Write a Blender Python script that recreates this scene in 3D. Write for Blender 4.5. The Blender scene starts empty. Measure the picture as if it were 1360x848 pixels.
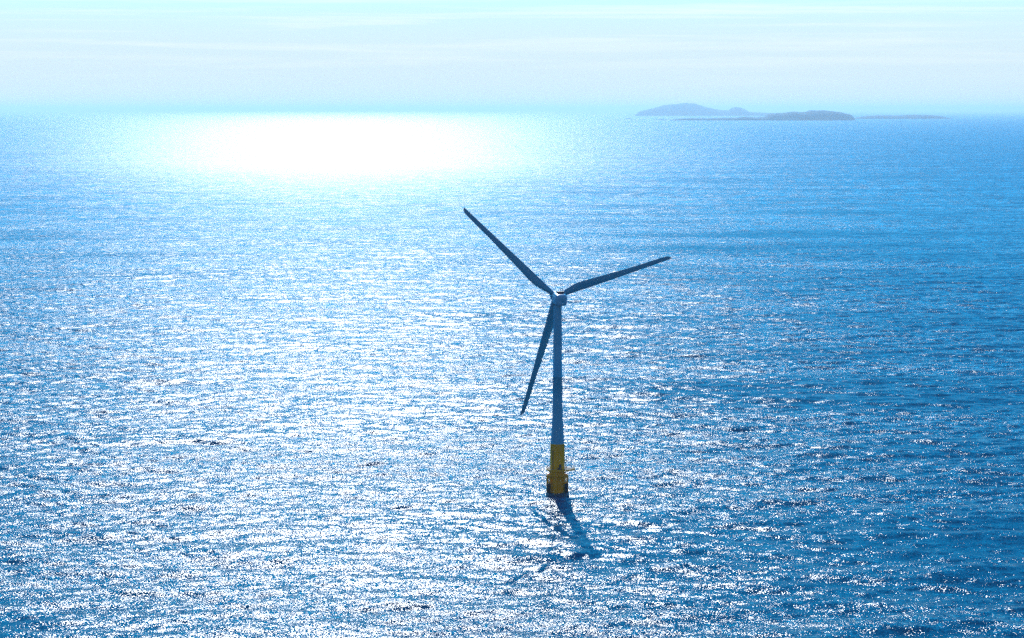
import bpy, bmesh, math, random
import numpy as np
from mathutils import Matrix, Vector, noise
R_ = math.radians
sc = bpy.context.scene
C = sc.collection

# ------------------------------------------------------------------ camera, sky, sun, exposure
CAM_H = 151.0                 # helicopter height above the sea
PITCH = 4.957
cam = bpy.data.cameras.new('camera')
cam.lens = 85.0
cam.sensor_width = 36.0
cam.clip_start = 1.0
cam.clip_end = 2000000.0
cam_o = bpy.data.objects.new('camera', cam)
C.objects.link(cam_o)
cam_o.location = (0, 0, CAM_H)
cam_o.rotation_euler = (R_(90 - PITCH), 0, 0)
sc.camera = cam_o

SKY_PALE = (4.6, 5.5, 5.9)
SUN_EL, SUN_AZ = 31.0, -4.1   # azimuth from +Y towards +X
w = bpy.data.worlds.new('World')
sc.world = w
w.use_nodes = True
nt = w.node_tree
N, Lk = nt.nodes, nt.links
bg = N['Background']
bg.inputs['Strength'].default_value = 0.113
sky = N.new('ShaderNodeTexSky')
sky.sky_type = 'NISHITA'
sky.sun_disc = False
sky.sun_elevation = R_(SUN_EL)
sky.sun_rotation = R_(SUN_AZ)
sky.altitude = 0.0
sky.air_density = 1.0
sky.dust_density = 0.4
sky.ozone_density = 4.0
tint = N.new('ShaderNodeMix'); tint.data_type = 'RGBA'; tint.blend_type = 'MULTIPLY'
tint.inputs[0].default_value = 1.0
Lk.new(sky.outputs[0], tint.inputs[6])
tc = N.new('ShaderNodeTexCoord')
sx = N.new('ShaderNodeSeparateXYZ'); Lk.new(tc.outputs['Generated'], sx.inputs[0])
# deep blue towards the sun's side, more neutral in the half of the sky behind the camera
side = N.new('ShaderNodeMapRange'); side.inputs[1].default_value = -0.5; side.inputs[2].default_value = 0.3
Lk.new(sx.outputs[1], side.inputs[0])
tm = N.new('ShaderNodeMix'); tm.data_type = 'RGBA'
tm.inputs[6].default_value = (0.62, 0.62, 0.85, 1); tm.inputs[7].default_value = (0.0, 1.02, 1.68, 1)
Lk.new(side.outputs[0], tm.inputs[0]); Lk.new(tm.outputs[2], tint.inputs[7])
# thin high cirrus streaks, fixed to sky directions
mp = N.new('ShaderNodeMapping'); mp.inputs['Scale'].default_value = (5, 5, 170)
mp.inputs['Rotation'].default_value = (0, R_(-0.6), 0)
Lk.new(tc.outputs['Generated'], mp.inputs[0])
cn = N.new('ShaderNodeTexNoise'); cn.inputs['Scale'].default_value = 1.0; cn.inputs['Detail'].default_value = 5; cn.inputs['Roughness'].default_value = 0.62
cn.inputs['Distortion'].default_value = 0.4
Lk.new(mp.outputs[0], cn.inputs['Vector'])
cr = N.new('ShaderNodeMapRange'); cr.inputs[1].default_value = 0.50; cr.inputs[2].default_value = 0.78
cr.inputs[3].default_value = 0.0; cr.inputs[4].default_value = 1.0
Lk.new(cn.outputs[0], cr.inputs[0])
el = N.new('ShaderNodeMapRange'); el.inputs[1].default_value = 0.004; el.inputs[2].default_value = 0.034
Lk.new(sx.outputs[2], el.inputs[0])
cm = N.new('ShaderNodeMath'); cm.operation = 'MULTIPLY'
Lk.new(cr.outputs[0], cm.inputs[0]); Lk.new(el.outputs[0], cm.inputs[1])
eh = N.new('ShaderNodeMapRange'); eh.inputs[1].default_value = 0.06; eh.inputs[2].default_value = 0.11; eh.inputs[3].default_value = 0.85; eh.inputs[4].default_value = 0.0
Lk.new(sx.outputs[2], eh.inputs[0])
cm2 = N.new('ShaderNodeMath'); cm2.operation = 'MULTIPLY'; Lk.new(eh.outputs[0], cm2.inputs[1])
Lk.new(cm.outputs[0], cm2.inputs[0])
cl = N.new('ShaderNodeMix'); cl.data_type = 'RGBA'; cl.blend_type = 'MIX'
cl.inputs[7].default_value = (6.5, 6.8, 6.9, 1)
# pale marine haze low in the sky, all round
hz = N.new('ShaderNodeMath'); hz.operation = 'MULTIPLY'; hz.inputs[1].default_value = -1 / 0.073 ** 4
ab = N.new('ShaderNodeMath'); ab.operation = 'MULTIPLY'; Lk.new(sx.outputs[2], ab.inputs[0]); Lk.new(sx.outputs[2], ab.inputs[1]); a4 = N.new('ShaderNodeMath'); a4.operation = 'MULTIPLY'; Lk.new(ab.outputs[0], a4.inputs[0]); Lk.new(ab.outputs[0], a4.inputs[1]); Lk.new(a4.outputs[0], hz.inputs[0])
hx = N.new('ShaderNodeMath'); hx.operation = 'EXPONENT'; Lk.new(hz.outputs[0], hx.inputs[0])
hm = N.new('ShaderNodeMix'); hm.data_type = 'RGBA'; hm.inputs[7].default_value = (SKY_PALE[0], SKY_PALE[1], SKY_PALE[2], 1)
Lk.new(hx.outputs[0], hm.inputs[0]); Lk.new(tint.outputs[2], hm.inputs[6])
Lk.new(cm2.outputs[0], cl.inputs[0]); Lk.new(hm.outputs[2], cl.inputs[6])
Lk.new(cl.outputs[2], bg.inputs['Color'])

sun = bpy.data.lights.new('sun', 'SUN')
sun.energy = 2.0
sun.angle = R_(0.53)
sun.color = (1.0, 0.965, 0.91)
sun_o = bpy.data.objects.new('sun', sun)
C.objects.link(sun_o)
sd = Vector((math.sin(R_(SUN_AZ)) * math.cos(R_(SUN_EL)), math.cos(R_(SUN_AZ)) * math.cos(R_(SUN_EL)), math.sin(R_(SUN_EL))))
sun_o.rotation_euler = sd.to_track_quat('Z', 'Y').to_euler()
sun_o.location = (0, 0, 400)

vs = sc.view_settings
vs.view_transform = 'Standard'; vs.look = 'None'; vs.exposure = 0.5; vs.gamma = 1.0; vs.use_curve_mapping = False
sc.render.engine = 'CYCLES'
cy = sc.cycles
cy.use_denoising = False
cy.use_adaptive_sampling = False
cy.caustics_reflective = False
cy.caustics_refractive = False
cy.max_bounces = 6; cy.diffuse_bounces = 2; cy.glossy_bounces = 1; cy.volume_bounces = 1; cy.transparent_max_bounces = 4
cy.sample_clamp_indirect = 4.0
cy.sample_clamp_direct = 11.0
cy.blur_glossy = 0.3

# ------------------------------------------------------------------ helpers
def tag(o, label=None, cat=None, group=None, kind=None):
    if label: o['label'] = label
    if cat: o['category'] = cat
    if group: o['group'] = group
    if kind: o['kind'] = kind
    return o

def link_mesh(name, verts, faces, mat, parent=None, smooth=False):
    me = bpy.data.meshes.new(name)
    me.from_pydata([tuple(v) for v in verts], [], faces)
    me.update()
    me.materials.append(mat)
    if smooth: me.polygons.foreach_set('use_smooth', [True] * len(me.polygons))
    o = bpy.data.objects.new(name, me); C.objects.link(o)
    if parent: o.parent = parent
    return o

class MB:
    """collects simple solids and links them as ONE mesh"""
    def __init__(s): s.v, s.f, s.sm = [], [], []
    def add(s, v, f, smooth=False):
        n = len(s.v); s.v += [Vector(p) for p in v]
        for q in f: s.f.append([i + n for i in q]); s.sm.append(smooth)
    def lathe(s, prof, seg=48, c=(0, 0), cap0=True, cap1=True):
        """prof = [(r,z)...], vertical axis"""
        v, f = [], []
        for r, z in prof:
            for k in range(seg):
                a = 2 * math.pi * k / seg
                v.append((c[0] + r * math.cos(a), c[1] + r * math.sin(a), z))
        for i in range(len(prof) - 1):
            for k in range(seg):
                f.append([i * seg + k, i * seg + (k + 1) % seg, (i + 1) * seg + (k + 1) % seg, (i + 1) * seg + k])
        s.add(v, f, True)
        m = len(prof) - 1
        if cap0: s.add([v[k] for k in range(seg)], [list(range(seg))[::-1]])
        if cap1: s.add([v[m * seg + k] for k in range(seg)], [list(range(seg))])
    def tube(s, a, b, r, seg=10, r2=None):
        a, b = Vector(a), Vector(b); d = (b - a).normalized()
        x = d.orthogonal().normalized(); y = d.cross(x)
        v = []
        for p, rr in ((a, r), (b, r2 if r2 is not None else r)):
            for k in range(seg):
                t = 2 * math.pi * k / seg
                v.append(p + (x * math.cos(t) + y * math.sin(t)) * rr)
        s.add(v, [[k, (k + 1) % seg, seg + (k + 1) % seg, seg + k] for k in range(seg)], True)
        s.add(v[:seg], [list(range(seg))[::-1]]); s.add(v[seg:], [list(range(seg))])
    def path(s, pts, r, closed=False, seg=6):
        n = len(pts)
        for i in range(n if closed else n - 1): s.tube(pts[i], pts[(i + 1) % n], r, seg)
    def box(s, c, h, M=None):
        v = []
        for x in (-1, 1):
            for y in (-1, 1):
                for z in (-1, 1):
                    p = Vector((x * h[0], y * h[1], z * h[2]))
                    if M: p = M @ p
                    v.append(Vector(c) + p)
        s.add(v, [[0, 1, 3, 2], [4, 6, 7, 5], [0, 4, 5, 1], [2, 3, 7, 6], [0, 2, 6, 4], [1, 5, 7, 3]])
    def build(s, name, mat, parent=None):
        o = link_mesh(name, s.v, s.f, mat, parent)
        o.data.polygons.foreach_set('use_smooth', s.sm)
        return o

def mat_new(name):
    m = bpy.data.materials.new(name); m.use_nodes = True
    return m, m.node_tree.nodes, m.node_tree.links, m.node_tree.nodes['Principled BSDF']

def paint(name, col, rough=0.45, var=0.12, scale=(0.5, 0.5, 0.08), streak=None, spec=0.5):
    """paint with faint vertical weather streaks"""
    m, n, l, b = mat_new(name)
    t = n.new('ShaderNodeTexCoord'); p = n.new('ShaderNodeMapping'); p.inputs['Scale'].default_value = scale
    l.new(t.outputs['Object'], p.inputs[0])
    z = n.new('ShaderNodeTexNoise'); z.inputs['Scale'].default_value = 2.0; z.inputs['Detail'].default_value = 6; z.inputs['Roughness'].default_value = 0.6
    l.new(p.outputs[0], z.inputs['Vector'])
    x = n.new('ShaderNodeMix'); x.data_type = 'RGBA'
    dark = streak or tuple(c * (1 - var * 2.2) for c in col)
    x.inputs[6].default_value = (*col, 1); x.inputs[7].default_value = (*dark, 1)
    r = n.new('ShaderNodeMapRange'); r.inputs[1].default_value = 0.42; r.inputs[2].default_value = 0.75; r.inputs[4].default_value = 1.0 if streak else 1.0
    l.new(z.outputs[0], r.inputs[0]); l.new(r.outputs[0], x.inputs[0])
    l.new(x.outputs[2], b.inputs['Base Color'])
    b.inputs['Roughness'].default_value = rough
    b.inputs['Specular IOR Level'].default_value = spec
    return m

# ------------------------------------------------------------------ the sea
def sea_material():
    m, n, l, b = mat_new('sea_water')
    # water: blue body colour under a clear skin (Gaussian-slope facets, Fresnel of water)
    n.remove(b)
    body = n.new('ShaderNodeBsdfDiffuse'); body.inputs['Color'].default_value = (0.0, 0.066, 0.128, 1)
    skin = n.new('ShaderNodeBsdfGlossy'); skin.distribution = 'BECKMANN'; skin.inputs['Color'].default_value = (0.93, 0.97, 1.0, 1)
    fr = n.new('ShaderNodeFresnel'); fr.inputs['IOR'].default_value = 1.333
    mix = n.new('ShaderNodeMixShader'); l.new(fr.outputs[0], mix.inputs[0]); l.new(body.outputs[0], mix.inputs[1]); l.new(skin.outputs[0], mix.inputs[2])
    l.new(mix.outputs[0], n['Material Output'].inputs['Surface'])
    geo = n.new('ShaderNodeNewGeometry')
    def math_(op, a, c=None):
        q = n.new('ShaderNodeMath'); q.operation = op
        for i, v in enumerate((a, c)):
            if v is None: continue
            if isinstance(v, (int, float)): q.inputs[i].default_value = v
            else: l.new(v, q.inputs[i])
        return q.outputs[0]
    def vmath(op, a, c=None):
        q = n.new('ShaderNodeVectorMath'); q.operation = op
        for i, v in enumerate((a, c)):
            if v is None: continue
            if isinstance(v, tuple): q.inputs[i].default_value = v
            else: l.new(v, q.inputs[i])
        return q.outputs[0]
    def wavelets(scale, stretch, amp, detail, rough, rot=0.0):
        mp = n.new('ShaderNodeMapping')
        mp.inputs['Rotation'].default_value = (0, 0, R_(rot))
        mp.inputs['Scale'].default_value = (1 / stretch, 1, 0.0)
        l.new(geo.outputs['Position'], mp.inputs[0])
        z = n.new('ShaderNodeTexNoise'); z.inputs['Scale'].default_value = scale
        z.inputs['Detail'].default_value = detail; z.inputs['Roughness'].default_value = rough
        l.new(mp.outputs[0], z.inputs['Vector'])
        v = vmath('SUBTRACT', z.outputs['Color'], (0.5, 0.5, 0.5))
        return vmath('MULTIPLY', v, (amp * 1.12, amp, 0.0))
    far = n.new('ShaderNodeAttribute'); far.attribute_name = 'far'; far.attribute_type = 'GEOMETRY'
    ripples = wavelets(1.7, 0.95, 1.50, 2.0, 0.66, 8)          # wind ripples, a metre and less
    chop = wavelets(0.24, 1.1, 0.46, 1.0, 0.6, -6)              # short chop, 4-8 m
    chop_far = wavelets(0.06, 1.5, 0.62, 2.0, 0.6, 5)           # long waves where the mesh is too coarse to carry them
    fs = n.new('ShaderNodeVectorMath'); fs.operation = 'SCALE'
    l.new(chop_far, fs.inputs[0]); l.new(far.outputs['Fac'], fs.inputs['Scale'])
    # with distance the ripples crowd together: their slopes pass from the ripple field into the roughness
    lod = n.new('ShaderNodeAttribute'); lod.attribute_name = 'blend'; lod.attribute_type = 'GEOMETRY'
    rg = n.new('ShaderNodeMapRange'); rg.inputs[3].default_value = 0.20; rg.inputs[4].default_value = 0.362
    l.new(lod.outputs['Fac'], rg.inputs[0]); l.new(rg.outputs[0], skin.inputs['Roughness'])
    rk = n.new('ShaderNodeMapRange'); rk.inputs[3].default_value = 1.0; rk.inputs[4].default_value = 0.85
    l.new(lod.outputs['Fac'], rk.inputs[0])
    rs = n.new('ShaderNodeVectorMath'); rs.operation = 'SCALE'; l.new(ripples, rs.inputs[0]); l.new(rk.outputs[0], rs.inputs['Scale']); ripples = rs.outputs[0]
    tot = vmath('ADD', vmath('ADD', ripples, chop), fs.outputs[0])
    # gusts: patches and lanes of rougher and smoother water
    gm = n.new('ShaderNodeMapping'); gm.inputs['Scale'].default_value = (0.35, 1, 0); gm.inputs['Rotation'].default_value = (0, 0, R_(4))
    l.new(geo.outputs['Position'], gm.inputs[0])
    gz = n.new('ShaderNodeTexNoise'); gz.inputs['Scale'].default_value = 1 / 150.0; gz.inputs['Detail'].default_value = 5; gz.inputs['Roughness'].default_value = 0.62
    l.new(gm.outputs[0], gz.inputs['Vector'])
    gr = n.new('ShaderNodeMapRange'); gr.inputs[1].default_value = 0.3; gr.inputs[2].default_value = 0.7; gr.inputs[3].default_value = 0.62; gr.inputs[4].default_value = 1.36
    l.new(gz.outputs[0], gr.inputs[0])
    gs = n.new('ShaderNodeVectorMath'); gs.operation = 'SCALE'
    l.new(tot, gs.inputs[0]); l.new(gr.outputs[0], gs.inputs['Scale'])
    nn = vmath('NORMALIZE', vmath('SUBTRACT', geo.outputs['Normal'], gs.outputs[0]))
    l.new(nn, skin.inputs['Normal']); 
    # the facets that can be seen lean towards the eye, which keeps the Fresnel of a rough sea low at grazing angles
    iv = n.new('ShaderNodeVectorMath'); iv.operation = 'SCALE'; 
    ik = n.new('ShaderNodeMapRange'); ik.inputs[3].default_value = 0.19; ik.inputs[4].default_value = 0.26
    l.new(lod.outputs['Fac'], ik.inputs[0]); l.new(ik.outputs[0], iv.inputs['Scale'])
    l.new(geo.outputs['Incoming'], iv.inputs[0])
    l.new(vmath('NORMALIZE', vmath('ADD', nn, iv.outputs[0])), fr.inputs['Normal'])
    return m

def ocean_tile(NN, Lt, seed, wdir, lam_p, lam_min, spread):
    rng = np.random.default_rng(seed)
    k1 = np.fft.fftfreq(NN, d=Lt / NN) * 2 * np.pi
    kx, ky = np.meshgrid(k1, k1, indexing='ij')
    k = np.hypot(kx, ky); k[0, 0] = 1
    kp = 2 * np.pi / lam_p
    c = np.abs((kx * math.cos(wdir) + ky * math.sin(wdir)) / k)
    S = np.exp(-1.25 * (kp / k) ** 2) / k ** 4 * c ** spread
    S[k > 2 * np.pi / lam_min] = 0; S[0, 0] = 0
    A = np.sqrt(S) * (rng.normal(size=k.shape) + 1j * rng.normal(size=k.shape))
    h = np.fft.ifft2(A)
    dx = np.fft.ifft2(-1j * kx / k * A); dy = np.fft.ifft2(-1j * ky / k * A)
    gx = np.fft.ifft2(1j * kx * A).real; gy = np.fft.ifft2(1j * ky * A).real
    s = math.sqrt((gx ** 2 + gy ** 2).mean())
    return (np.stack([dx.real, dy.real, h.real], -1) / s).astype(np.float32)   # unit rms slope

def sample_tile(T, Lt, x, y, rot):
    NN = T.shape[0]; c, s = math.cos(rot), math.sin(rot)
    u = (x * c + y * s) / Lt * NN; v = (-x * s + y * c) / Lt * NN
    iu = np.floor(u); iv = np.floor(v); fu = (u - iu)[..., None]; fv = (v - iv)[..., None]
    iu = iu.astype(np.int64) % NN; iv = iv.astype(np.int64) % NN; ju = (iu + 1) % NN; jv = (iv + 1) % NN
    d = (T[iu, iv] * (1 - fu) + T[ju, iv] * fu) * (1 - fv) + (T[iu, jv] * (1 - fu) + T[ju, jv] * fu) * fv
    return np.stack([d[..., 0] * c - d[..., 1] * s, d[..., 0] * s + d[..., 1] * c, d[..., 2]], -1)

WAVE_SLOPE = 0.110
def build_sea():
    # rings round the point below the camera, fine where the picture looks, coarse elsewhere
    rad = [0.0, 60, 150, 260, 360, 440, 500, 540]
    r = 560.0
    while r < 400000:
        rad.append(r)
        r += max(1.1, 1.1 * (r / 1100.0) ** 2.0) if r < 6000 else r * 0.03
    rad = np.array(rad)
    fine = np.linspace(-15.0, 15.0, 901)
    coarse = np.arange(18.0, 343.0, 4.0)
    ang = np.radians(np.concatenate([fine, coarse]))
    nr, na = len(rad), len(ang)
    rr, aa = np.meshgrid(rad, ang, indexing='ij')
    x = rr * np.sin(aa); y = rr * np.cos(aa)
    t1 = ocean_tile(1024, 640.0, 3, R_(94), 34.0, 2.6, 3.0)
    t2 = ocean_tile(512, 431.0, 8, R_(80), 60.0, 4.0, 5.0)
    fade = np.clip((rr - 1700) / 2600, 0, 1); fade = fade * fade * (3 - 2 * fade)
    d = sample_tile(t1, 640.0, x, y, 0.0) * WAVE_SLOPE + sample_tile(t2, 431.0, x, y, R_(9)) * WAVE_SLOPE * 0.75
    wgt = (1 - fade) * (np.abs(((np.degrees(aa) + 180) % 360) - 180) <= 15.01)
    wgt = wgt * np.clip((rr - 540) / 40, 0, 1)
    d *= wgt[..., None]
    X = x + d[..., 0] * 0.9; Y = y + d[..., 1] * 0.9
    Z = d[..., 2]
    co = np.stack([X, Y, Z], -1).reshape(-1, 3).astype(np.float32)
    i, j = np.meshgrid(np.arange(1, nr - 1), np.arange(na), indexing='ij')
    j2 = (j + 1) % na
    q = np.stack([i * na + j, i * na + j2, (i + 1) * na + j2, (i + 1) * na + j], -1).reshape(-1, 4)
    # the innermost ring closes on one vertex
    cidx = 0
    jj = np.arange(na)
    tri = np.stack([np.full(na, cidx), na + jj, na + (jj + 1) % na], -1)
    me = bpy.data.meshes.new('sea')
    me.vertices.add(len(co)); me.vertices.foreach_set('co', co.ravel())
    loops = np.concatenate([q.ravel(), tri.ravel()]).astype(np.int32)
    me.loops.add(len(loops)); me.loops.foreach_set('vertex_index', loops)
    npol = len(q) + len(tri)
    st = np.concatenate([np.arange(len(q)) * 4, len(q) * 4 + np.arange(len(tri)) * 3]).astype(np.int32)
    me.polygons.add(npol); me.polygons.foreach_set('loop_start', st)
    me.polygons.foreach_set('use_smooth', np.ones(npol, dtype=bool))
    at = me.attributes.new('far', 'FLOAT', 'POINT')
    at.data.foreach_set('value', (1 - wgt).reshape(-1).astype(np.float32))
    at = me.attributes.new('blend', 'FLOAT', 'POINT')
    at.data.foreach_set('value', np.clip(np.log(np.maximum(rr, 1) / 750.0) / math.log(9.0), 0, 1).reshape(-1).astype(np.float32))
    me.update(calc_edges=True)
    me.validate()
    me.materials.append(sea_material())
    o = bpy.data.objects.new('sea', me); C.objects.link(o)
    tag(o, kind='structure')
    print('sea verts', len(co), 'rows', nr)
    return o
build_sea()

# ------------------------------------------------------------------ haze over the sea
def build_haze(dens=2.3e-5):
    m = bpy.data.materials.new('haze_air'); m.use_nodes = True
    n, l = m.node_tree.nodes, m.node_tree.links
    n.remove(n['Principled BSDF'])
    pv = n.new('ShaderNodeVolumePrincipled')
    pv.inputs['Color'].default_value = (0.62, 0.80, 0.86, 1)
    pv.inputs['Density'].default_value = dens
    pv.inputs['Anisotropy'].default_value = 0.5
    l.new(pv.outputs[0], n['Material Output'].inputs['Volume'])
    b = MB(); s = 425000.0
    b.box((0, 0, (-30 + 305) / 2), (s, s, (30 + 305) / 2))
    o = b.build('haze', m)
    tag(o, kind='stuff')
build_haze()

# ------------------------------------------------------------------ islands on the horizon
def px_point(px, Y):                       # lateral position of a photo column at a distance
    return (px - 680) / 3211.0 * Y * 1.0
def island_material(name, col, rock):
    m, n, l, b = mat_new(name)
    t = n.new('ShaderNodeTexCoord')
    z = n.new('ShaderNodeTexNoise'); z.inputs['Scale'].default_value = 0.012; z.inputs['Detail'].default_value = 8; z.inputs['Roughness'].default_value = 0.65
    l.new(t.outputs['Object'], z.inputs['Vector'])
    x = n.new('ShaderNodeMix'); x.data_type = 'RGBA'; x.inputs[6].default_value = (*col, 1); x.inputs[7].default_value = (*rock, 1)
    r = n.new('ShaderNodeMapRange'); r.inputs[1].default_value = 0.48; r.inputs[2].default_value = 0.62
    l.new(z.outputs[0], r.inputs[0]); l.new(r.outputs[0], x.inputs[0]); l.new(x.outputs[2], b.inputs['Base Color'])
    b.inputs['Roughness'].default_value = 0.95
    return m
isl_m = island_material('island_haze_blue', (0.004, 0.075, 0.13), (0.010, 0.09, 0.14))  # distance haze put into the land colours: scrub and rock tones tinted blue
def island(name, D, prof, depth, label, group, seed=0, cliff=0.6, mat=None):
    """prof = [(photo column, metres above the water)] along the skyline; the land falls away in front and behind"""
    xs = [p[0] for p in prof]; hs = [p[1] for p in prof]
    x0, x1 = px_point(xs[0], D), px_point(xs[-1], D)
    nx = 110; ny = 28
    zc = 0.0
    cx = (x0 + x1) / 2
    top, f = [], []
    for i in range(nx + 1):
        u = i / nx
        px = xs[0] + (xs[-1] - xs[0]) * u
        h = float(np.interp(px, xs, hs))
        wid = depth * (0.25 + 0.75 * math.sqrt(max(0, math.sin(math.pi * u)))) * (0.6 + 0.4 * h / max(hs))
        for j in range(ny + 1):
            v = j / ny * 2 - 1
            xx = x0 + (x1 - x0) * u
            yy = v * wid + 0.25 * wid * noise.noise(Vector((xx * 0.003, seed, 2.0)))
            env = max(0.0, 1 - abs(v) ** 2.2) ** cliff
            p = Vector((xx * 0.004, yy * 0.004, seed * 7.3))
            z = h * env * (1 + 0.10 * noise.fractal(p, 0.9, 2.0, 5) * env) + 0.8 * noise.noise(p * 6) * env
            top.append((xx - cx, yy, z if 0 < i < nx and 0 < j < ny else -2.0))
    W = ny + 1
    for i in range(nx):
        for j in range(ny):
            f.append([i * W + j, (i + 1) * W + j, (i + 1) * W + j + 1, i * W + j + 1])
    rim = [j for j in range(ny + 1)] + [i * W + ny for i in range(1, nx + 1)] + [nx * W + j for j in range(ny - 1, -1, -1)] + [i * W for i in range(nx - 1, 0, -1)]
    nb = len(top)
    for k in rim: top.append((top[k][0], top[k][1], -20.0))
    m = len(rim)
    for k in range(m): f.append([rim[k], rim[(k + 1) % m], nb + (k + 1) % m, nb + k])
    f.append([nb + k for k in range(m)][::-1])
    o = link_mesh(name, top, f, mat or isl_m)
    bm = bmesh.new(); bm.from_mesh(o.data); bmesh.ops.recalc_face_normals(bm, faces=bm.faces); bm.to_mesh(o.data); bm.free()
    o.location = (cx, D, zc)
    tag(o, label, 'island', group)
    return o
def dep(y): return R_(PITCH) + math.atan((y - 424) / 3211.0)
def hts(D, pts):                            # photo rows of a skyline -> metres above the water at distance D
    return [(px, max(1.0, CAM_H - D * math.tan(dep(y)))) for px, y in pts]
G = 'islands on the horizon'
D1, D2, D3 = 57000.0, 33400.0, 39000.0
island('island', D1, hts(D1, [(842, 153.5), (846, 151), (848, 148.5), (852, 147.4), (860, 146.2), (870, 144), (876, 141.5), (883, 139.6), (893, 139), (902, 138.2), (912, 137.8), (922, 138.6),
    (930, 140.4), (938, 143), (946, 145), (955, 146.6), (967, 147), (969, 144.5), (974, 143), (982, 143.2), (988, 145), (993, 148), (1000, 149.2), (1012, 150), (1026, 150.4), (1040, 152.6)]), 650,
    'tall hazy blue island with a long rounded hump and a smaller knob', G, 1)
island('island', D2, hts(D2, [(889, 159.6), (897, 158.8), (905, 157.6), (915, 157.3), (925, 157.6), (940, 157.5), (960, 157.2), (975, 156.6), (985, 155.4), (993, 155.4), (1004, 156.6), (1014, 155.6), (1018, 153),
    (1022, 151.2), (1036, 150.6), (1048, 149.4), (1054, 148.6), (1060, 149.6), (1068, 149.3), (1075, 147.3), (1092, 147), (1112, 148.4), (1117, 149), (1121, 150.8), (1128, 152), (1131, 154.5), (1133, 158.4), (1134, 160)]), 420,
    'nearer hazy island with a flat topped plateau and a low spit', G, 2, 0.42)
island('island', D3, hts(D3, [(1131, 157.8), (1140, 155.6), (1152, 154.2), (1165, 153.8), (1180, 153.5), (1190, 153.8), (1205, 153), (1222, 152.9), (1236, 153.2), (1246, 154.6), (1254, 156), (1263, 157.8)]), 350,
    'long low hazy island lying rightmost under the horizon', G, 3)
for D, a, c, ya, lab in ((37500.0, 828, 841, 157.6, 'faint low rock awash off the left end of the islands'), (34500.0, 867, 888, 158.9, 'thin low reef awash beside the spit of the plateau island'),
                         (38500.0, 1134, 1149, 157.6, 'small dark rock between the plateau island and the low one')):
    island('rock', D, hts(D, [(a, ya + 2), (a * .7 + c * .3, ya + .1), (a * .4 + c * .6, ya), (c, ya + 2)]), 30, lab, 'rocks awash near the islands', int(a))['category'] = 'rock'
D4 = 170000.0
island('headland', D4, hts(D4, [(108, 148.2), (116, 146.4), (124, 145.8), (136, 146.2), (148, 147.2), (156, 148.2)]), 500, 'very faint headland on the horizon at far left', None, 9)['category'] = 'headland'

# ------------------------------------------------------------------ the wind turbine
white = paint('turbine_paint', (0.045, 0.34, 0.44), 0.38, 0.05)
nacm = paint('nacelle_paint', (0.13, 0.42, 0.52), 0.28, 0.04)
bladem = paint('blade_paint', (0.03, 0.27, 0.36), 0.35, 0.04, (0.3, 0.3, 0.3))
yellow = paint('marine_yellow', (1.0, 0.43, 0.0), 0.6, 0.1, (0.6, 0.6, 0.1), streak=(0.68, 0.32, 0.0), spec=0.15)
grating = paint('grating_steel', (0.10, 0.11, 0.08), 0.7, 0.2, (3, 3, 3))
steel = paint('dark_steel', (0.035, 0.045, 0.055), 0.6, 0.1)
rubber = paint('fender_rubber', (0.02, 0.025, 0.03), 0.8, 0.1)
concrete = paint('wet_concrete', (0.06, 0.075, 0.085), 0.55, 0.2, (0.4, 0.4, 0.3), streak=(0.03, 0.045, 0.05))
redm = paint('red_lens', (0.5, 0.03, 0.02), 0.3, 0.1)

TX, TY = 17.87, 943.0
turb = bpy.data.objects.new('wind_turbine', None); C.objects.link(turb)
turb.location = (TX, TY, 0.0)
tag(turb, 'white offshore wind turbine with three blades on a yellow base in the sea', 'wind turbine')

# concrete caisson at the waterline
b = MB(); b.lathe([(4.5, -14), (4.5, 0.62), (4.38, 0.74), (3.6, 0.8)], 64)
b.build('caisson', concrete, turb)
# yellow transition piece
tp = MB(); tp.lathe([(2.92, 0.70), (2.92, 9.2), (3.02, 9.3), (3.02, 9.5), (2.92, 9.6), (2.80, 19.7), (2.86, 19.75), (2.86, 20.0), (2.7, 20.02)], 64)
tpo = tp.build('transition_piece', yellow, turb)
# vertical stiffener pipes on the lower body
for k, a in enumerate((-118, -96, -72, -48, 60, 110, 160, 215)):
    c, s = math.cos(R_(a)), math.sin(R_(a))
    q = MB(); q.tube((3.05 * c, 3.05 * s, 0.75), (3.05 * c, 3.05 * s, 7.3), 0.17, 10)
    q.build('stiffener_pipe', yellow, tpo)
# fender ring with standoffs, fender posts
ring = MB(); pts = [(4.15 * math.cos(2 * math.pi * k / 40), 4.15 * math.sin(2 * math.pi * k / 40), 7.55) for k in range(40)]
ring.path(pts, 0.2, True, 8)
ring.path([(p[0], p[1], 6.7) for p in pts], 0.13, True, 8)
for k in range(12):
    a = 2 * math.pi * (k + .5) / 12
    ring.tube((2.9 * math.cos(a), 2.9 * math.sin(a), 7.55), (4.15 * math.cos(a), 4.15 * math.sin(a), 7.55), 0.13, 8)
    ring.tube((2.9 * math.cos(a), 2.9 * math.sin(a), 6.2), (4.15 * math.cos(a), 4.15 * math.sin(a), 7.4), 0.09, 8)
ring.build('fender_ring', yellow, turb)
for a in (-6, -28, -152, -174, -138, -42, 25, 70, 115, 155):
    c, s = math.cos(R_(a)), math.sin(R_(a))
    q = MB(); q.tube((4.15 * c, 4.15 * s, 0.60), (4.15 * c, 4.15 * s, 7.75), 0.2, 12)
    for zz in (2.2, 4.6): q.tube((2.9 * c, 2.9 * s, zz), (4.15 * c, 4.15 * s, zz), 0.1, 8)
    po = q.build('fender_post', yellow, turb)
    if a in (-28, -152, -138, -42, 25, 155):
        q = MB(); q.tube((4.15 * c, 4.15 * s, 0.62), (4.15 * c, 4.15 * s, 4.6), 0.36, 14)
        q.build('fender', rubber, po)
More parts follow.
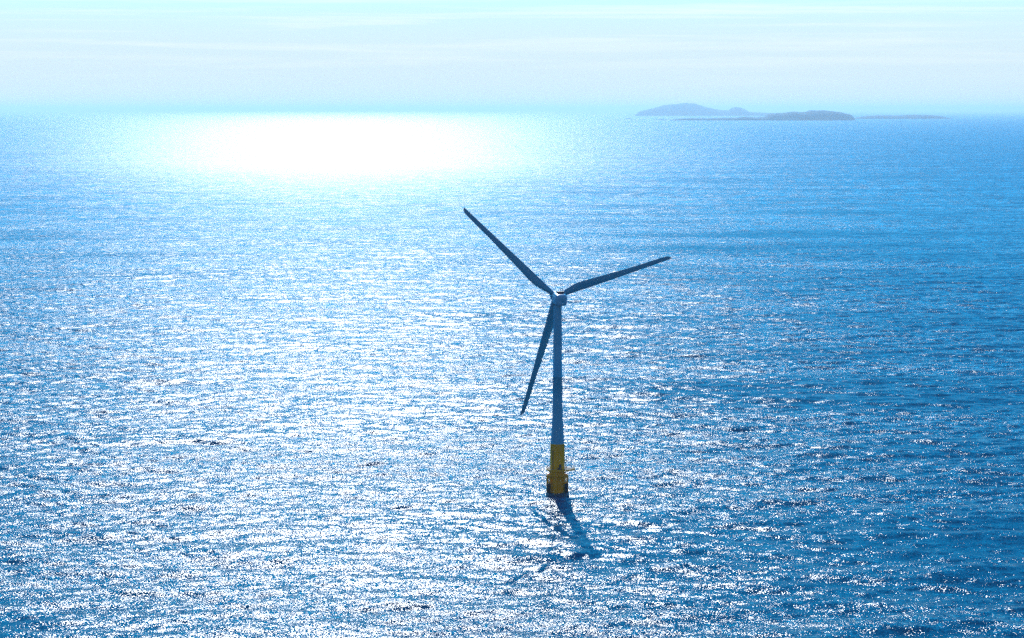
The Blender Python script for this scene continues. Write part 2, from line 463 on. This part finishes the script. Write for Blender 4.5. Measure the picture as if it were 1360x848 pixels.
# work platform: a ring deck with a wide landing on one side
deck = []
for k in range(72):
    a = 2 * math.pi * k / 72
    r = 4.4
    x, y = r * math.cos(a), r * math.sin(a)
    deck.append((x, y))
def hull(P):
    P = sorted(set(P)); 
    def half(P):
        h = []
        for p in P:
            while len(h) > 1 and (h[-1][0] - h[-2][0]) * (p[1] - h[-2][1]) - (h[-1][1] - h[-2][1]) * (p[0] - h[-2][0]) <= 0: h.pop()
            h.append(p)
        return h
    a, c = half(P), half(P[::-1])
    return a[:-1] + c[:-1]
outline = hull([p for p in deck if p[0] < 2.5] + [(6.6, 1.9), (6.95, 0.3), (6.6, -1.0), (3.2, -3.6), (3.6, 3.4)])
hole = [(2.86 * math.cos(2 * math.pi * k / 48), 2.86 * math.sin(2 * math.pi * k / 48)) for k in range(48)]
pl = MB(); n = len(outline)
zt, zb = 10.0, 9.55
# deck plates (annulus strips found by angle)
def ray_r(a):
    d = (math.cos(a), math.sin(a))
    for i in range(n):
        p, q = outline[i], outline[(i + 1) % n]
        ex, ey = q[0] - p[0], q[1] - p[1]
        det = d[0] * ey - d[1] * ex
        if abs(det) < 1e-9: continue
        t = (p[0] * ey - p[1] * ex) / det; u = (p[0] * d[1] - p[1] * d[0]) / det
        if t > 0 and -1e-6 <= u <= 1 + 1e-6: return t
    return 4.4
seg = 96; V = []; F = []
for k in range(seg):
    a = 2 * math.pi * k / seg; ro = ray_r(a); c, s = math.cos(a), math.sin(a)
    V += [((ro - .16) * c, (ro - .16) * s, zt + .1), (ro * c, ro * s, zt + .1), (ro * c, ro * s, zb), ((ro - .16) * c, (ro - .16) * s, zb)]
for k in range(seg):
    i, j = 4 * k, 4 * ((k + 1) % seg)
    for e in range(4): F.append([i + e, j + e, j + (e + 1) % 4, i + (e + 1) % 4][::-1])
pl.add(V, F)
for a in (20, -20, 60, -60, 110, -110, 160, -160):
    c, s = math.cos(R_(a)), math.sin(R_(a)); ro = ray_r(R_(a)) * 0.9
    pl.tube((2.9 * c, 2.9 * s, 8.3), (ro * c, ro * s, 9.7), 0.09, 8)
plo = pl.build('work_platform', yellow, turb)
gd = MB(); V = []; F = []
for k in range(seg):
    a = 2 * math.pi * k / seg; ro = ray_r(a) - .14; c, s = math.cos(a), math.sin(a)
    V += [(2.8 * c, 2.8 * s, zt), (ro * c, ro * s, zt), (ro * c, ro * s, zt - .08), (2.8 * c, 2.8 * s, zt - .08)]
for k in range(seg):
    i, j = 4 * k, 4 * ((k + 1) % seg)
    for e in range(4): F.append([i + e, j + e, j + (e + 1) % 4, i + (e + 1) % 4][::-1])
gd.add(V, F); gd.build('deck_grating', grating, plo)
rl = MB()
edge = [(ray_r(2 * math.pi * k / 48) * 0.98 * math.cos(2 * math.pi * k / 48), ray_r(2 * math.pi * k / 48) * 0.98 * math.sin(2 * math.pi * k / 48)) for k in range(48)]
for zz in (10.55, 11.1): rl.path([(p[0], p[1], zz) for p in edge], 0.028, True, 6)
for p in edge[::2]: rl.tube((p[0], p[1], 10.0), (p[0], p[1], 11.1), 0.035, 6)
rl.build('railing', yellow, plo)
cb = MB(); cb.box((1.2, -3.35, 10.75), (0.35, 0.22, 0.75)); cb.box((0.2, -3.4, 10.5), (0.25, 0.2, 0.5))
cb.build('control_cabinet', steel, plo)
dv = MB(); dv.tube((3.35, -0.4, 10.0), (3.35, -0.4, 13.5), 0.12, 10); dv.tube((2.7, -0.4, 13.4), (4.2, -0.4, 13.4), 0.14, 10); dv.tube((4.1, -0.4, 13.3), (4.1, -0.4, 12.8), 0.05, 8)
dv.build('davit_crane', yellow, plo)
ld = MB()
la = R_(-128); c, s = math.cos(la), math.sin(la)
for o_ in (-.22, .22): ld.tube((2.98 * c - o_ * s, 2.98 * s + o_ * c, 10.0), (2.90 * c - o_ * s, 2.90 * s + o_ * c, 17.6), 0.035, 6)
zz = 10.2
while zz < 17.5:
    ld.tube((2.96 * c + .22 * s, 2.96 * s - .22 * c, zz), (2.96 * c - .22 * s, 2.96 * s + .22 * c, zz), 0.045, 6); zz += 0.33
ld.build('ladder', steel, tpo)
ld = MB(); la = R_(-90); 
for o_ in (-.35, .35): ld.tube((o_ - 0.9, -4.6, 0.5), (o_ - 0.9, -4.6, 9.8), 0.09, 8)
zz = 0.9
while zz < 9.7: ld.tube((-1.25, -4.6, zz), (-.55, -4.6, zz), 0.03, 6); zz += 0.4
for zz in (2.5, 7.5):
    for o_ in (-.35, .35): ld.tube((o_ - .9, -4.6, zz), (o_ - .9, -2.75, zz), 0.06, 6)
ld.build('boat_landing', yellow, turb)
dr = MB(); M = Matrix.Rotation(R_(-70) + math.pi / 2, 3, 'Z'); c, s = math.cos(R_(-70)), math.sin(R_(-70))
dr.box((2.88 * c, 2.88 * s, 11.15), (0.45, 0.06, 1.05), M)
dr.build('door', steel, tpo)
lt = MB(); lt.lathe([(0.12, 11.1), (0.14, 11.3), (0.1, 11.45)], 12, (-3.9, -1.6)); lt.build('marker_light', redm, plo)

# tubular steel tower with a flared foot
tw = MB()
tw.lathe([(2.70, 20.02), (2.66, 20.6), (2.42, 24.0), (2.20, 27.5), (2.06, 31.0), (1.93, 38.0), (1.87, 46.4), (1.93, 46.45), (1.93, 46.62), (1.86, 46.67), (1.72, 60.0), (1.60, 72.0), (1.56, 75.2)], 64)
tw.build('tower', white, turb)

# rotor axis: yawed a little to the left and tilted up, pointing away from the camera
psi, tau = R_(11.07), R_(5.13)
ax = Vector((-math.sin(psi) * math.cos(tau), math.cos(psi) * math.cos(tau), math.sin(tau)))
up = (Vector((0, 0, 1)) - ax * ax.z).normalized(); tv = ax.cross(up)
B = Matrix((tv, ax, up)).transposed()          # columns: sideways, along the axis, up
O = Vector((0, 0, 77.36))
hubp = O + ax * 4.64
# nacelle: rounded-box sections along the axis (local y from the rear to the hub)
def section(y, hw, zlo, zhi, e=4.0, seg=40, sh=0.0):
    out = []
    for k in range(seg):
        t = 2 * math.pi * k / seg; c, s = math.cos(t), math.sin(t)
        xx = hw * math.copysign(abs(c) ** (2 / e), c); zz = math.copysign(abs(s) ** (2 / e), s)
        zc, zh = (zlo + zhi) / 2, (zhi - zlo) / 2
        out.append((xx + sh, y, zc + zh * zz))
    return out
secs = [(-4.75, 1.35, -1.45, 1.25), (-4.65, 1.9, -1.95, 1.7), (-4.3, 2.25, -2.25, 1.95), (-3.6, 2.42, -2.4, 2.05), (-1.0, 2.5, -2.4, 2.12), (1.2, 2.45, -2.35, 2.1), (2.2, 2.2, -2.1, 1.95), (2.9, 1.7, -1.7, 1.6), (3.1, 1.3, -1.3, 1.3)]
V, F = [], []
for y, hw, lo, hi in secs: V += section(y, hw, lo, hi, 4.5)
sg = 40
for i in range(len(secs) - 1):
    for k in range(sg): F.append([i * sg + k, i * sg + (k + 1) % sg, (i + 1) * sg + (k + 1) % sg, (i + 1) * sg + k])
na_ = MB(); Y0 = O + Vector((0.55, 0, 0))
na_.add([Y0 + B @ Vector(p) for p in V], F, True)
na_.add([Y0 + B @ Vector(p) for p in V[:sg]], [list(range(sg))[::-1]]); na_.add([Y0 + B @ Vector(p) for p in V[-sg:]], [list(range(sg))])
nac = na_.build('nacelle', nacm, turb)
yb = MB(); yb.lathe([(1.72, 74.7), (1.78, 74.8), (1.78, 75.3), (1.7, 75.4)], 48); yb.build('yaw_bearing', steel, turb)
def nloc(x, y, z): return Y0 + B @ Vector((x, y, z))
def nbox(name, c, h, mat, mb=None):
    m = mb or MB(); m.box(nloc(*c), h, B); 
    return m.build(name, mat, nac) if mb is None else None
nbox('cooler', (0.3, -0.6, 2.45), (1.35, 0.9, 0.38), steel)
nbox('rear_hatch', (0.55, -4.72, -0.2), (0.62, 0.06, 0.75), white)
wm = MB(); wm.tube(nloc(0.15, -1.2, 2.8), nloc(0.15, -1.2, 4.2), 0.09, 8); wm.tube(nloc(-0.15, -1.2, 4.1), nloc(0.5, -1.2, 4.1), 0.05, 6); wm.build('wind_mast', steel, nac)
wm = MB(); wm.tube(nloc(0.95, -1.2, 2.8), nloc(0.95, -1.2, 4.0), 0.08, 8); wm.lathe([(0.16, nloc(0.95, -1.2, 3.9).z), (0.2, nloc(0.95, -1.2, 4.05).z), (0.05, nloc(0.95, -1.2, 4.2).z)], 12, tuple(nloc(0.95, -1.2, 4))[:2]); wm.build('anemometer', steel, nac)
lt = MB(); p = nloc(0.0, -2.6, 0); lt.lathe([(0.22, nloc(0, -2.6, 2.05).z), (0.22, nloc(0, -2.6, 2.35).z), (0.1, nloc(0, -2.6, 2.5).z)], 14, (p.x, p.y)); lt.build('aviation_light', redm, nac)
# hub with a rounded nose cone, on the far side
hb = MB(); V, F = [], []; prof = [(-1.35, 1.35), (-1.2, 1.75), (-0.4, 1.95), (0.6, 1.95), (1.3, 1.6), (1.9, 1.0), (2.15, 0.35)]
for y, r in prof:
    for k in range(36): V.append(hubp + B @ Vector((r * math.cos(2 * math.pi * k / 36), y, r * math.sin(2 * math.pi * k / 36))))
for i in range(len(prof) - 1):
    for k in range(36): F.append([i * 36 + k, i * 36 + (k + 1) % 36, (i + 1) * 36 + (k + 1) % 36, (i + 1) * 36 + k])
hb.add(V, F, True); hb.add(V[:36], [list(range(36))[::-1]]); hb.add(V[-36:], [list(range(36))])
hb.build('hub', white, turb)
# blades: aerofoil sections; local X = leading side, Y = up-wind, Z = along the blade
RB, CONE = 50.09, 5.08
CH = [(1.2, 2.0, 1.0), (2.6, 2.0, 1.0), (4.2, 2.25, .85), (6.0, 2.75, .6), (8.0, 3.2, .42), (10.0, 3.45, .32), (12.5, 3.40, .26), (16, 3.15, .23), (22, 2.75, .2), (28, 2.42, .18), (35, 2.05, .17), (42, 1.86, .16), (46.5, 1.68, .15), (48.2, 1.55, .15), (49.0, 1.3, .15), (49.6, .9, .15), (49.95, .45, .15), (50.09, .08, .15)]
V, F = [], []; ns = 28
for r, chd, th in CH:
    lead = 1.0 * (1 - r / RB) + 0.0
    tw_ = R_(9) * max(0, 1 - r / 30.0)
    a_ = CONE * (0.55 * r / RB + 0.45 * (r / RB) ** 2.2)
    for k in range(ns):
        t = 2 * math.pi * k / ns
        xc = (1 - math.cos(t)) / 2 if t <= math.pi else (1 - math.cos(t)) / 2
        rd = max(0.0, min(1.0, (th - .35) / .65))      # round root blends into an aerofoil
        yt_air = math.sin(t) * (0.5 * th * chd) * (1.35 * math.sqrt(max(xc, 0)) * (1 - xc) ** 0.8 / max(abs(math.sin(t)) / 2 * 1.0, 1e-4) * 0.5 if 0 < xc < 1 else 0)
        yt_rnd = math.sin(t) * 0.5 * chd
        yy = yt_air * (1 - rd) + yt_rnd * rd
        xx = lead - xc * chd
        xq = xx - (lead - .3 * chd)
        V.append((lead - .3 * chd + xq * math.cos(tw_) - yy * math.sin(tw_), a_ + xq * math.sin(tw_) + yy * math.cos(tw_), r))
nsn = len(CH)
for i in range(nsn - 1):
    for k in range(ns): F.append([i * ns + k, i * ns + (k + 1) % ns, (i + 1) * ns + (k + 1) % ns, (i + 1) * ns + k])
bm_ = MB(); bm_.add(V, F, True); bm_.add(V[:ns], [list(range(ns))[::-1]]); bm_.add(V[-ns:], [list(range(ns))])
blade0 = None
for k in range(3):
    A = R_(-45.85 + 120 * k)
    u = up * math.cos(A) + tv * math.sin(A); t_ = ax.cross(u)
    M4 = Matrix((t_, ax, u)).transposed().to_4x4(); M4.translation = hubp
    if blade0 is None:
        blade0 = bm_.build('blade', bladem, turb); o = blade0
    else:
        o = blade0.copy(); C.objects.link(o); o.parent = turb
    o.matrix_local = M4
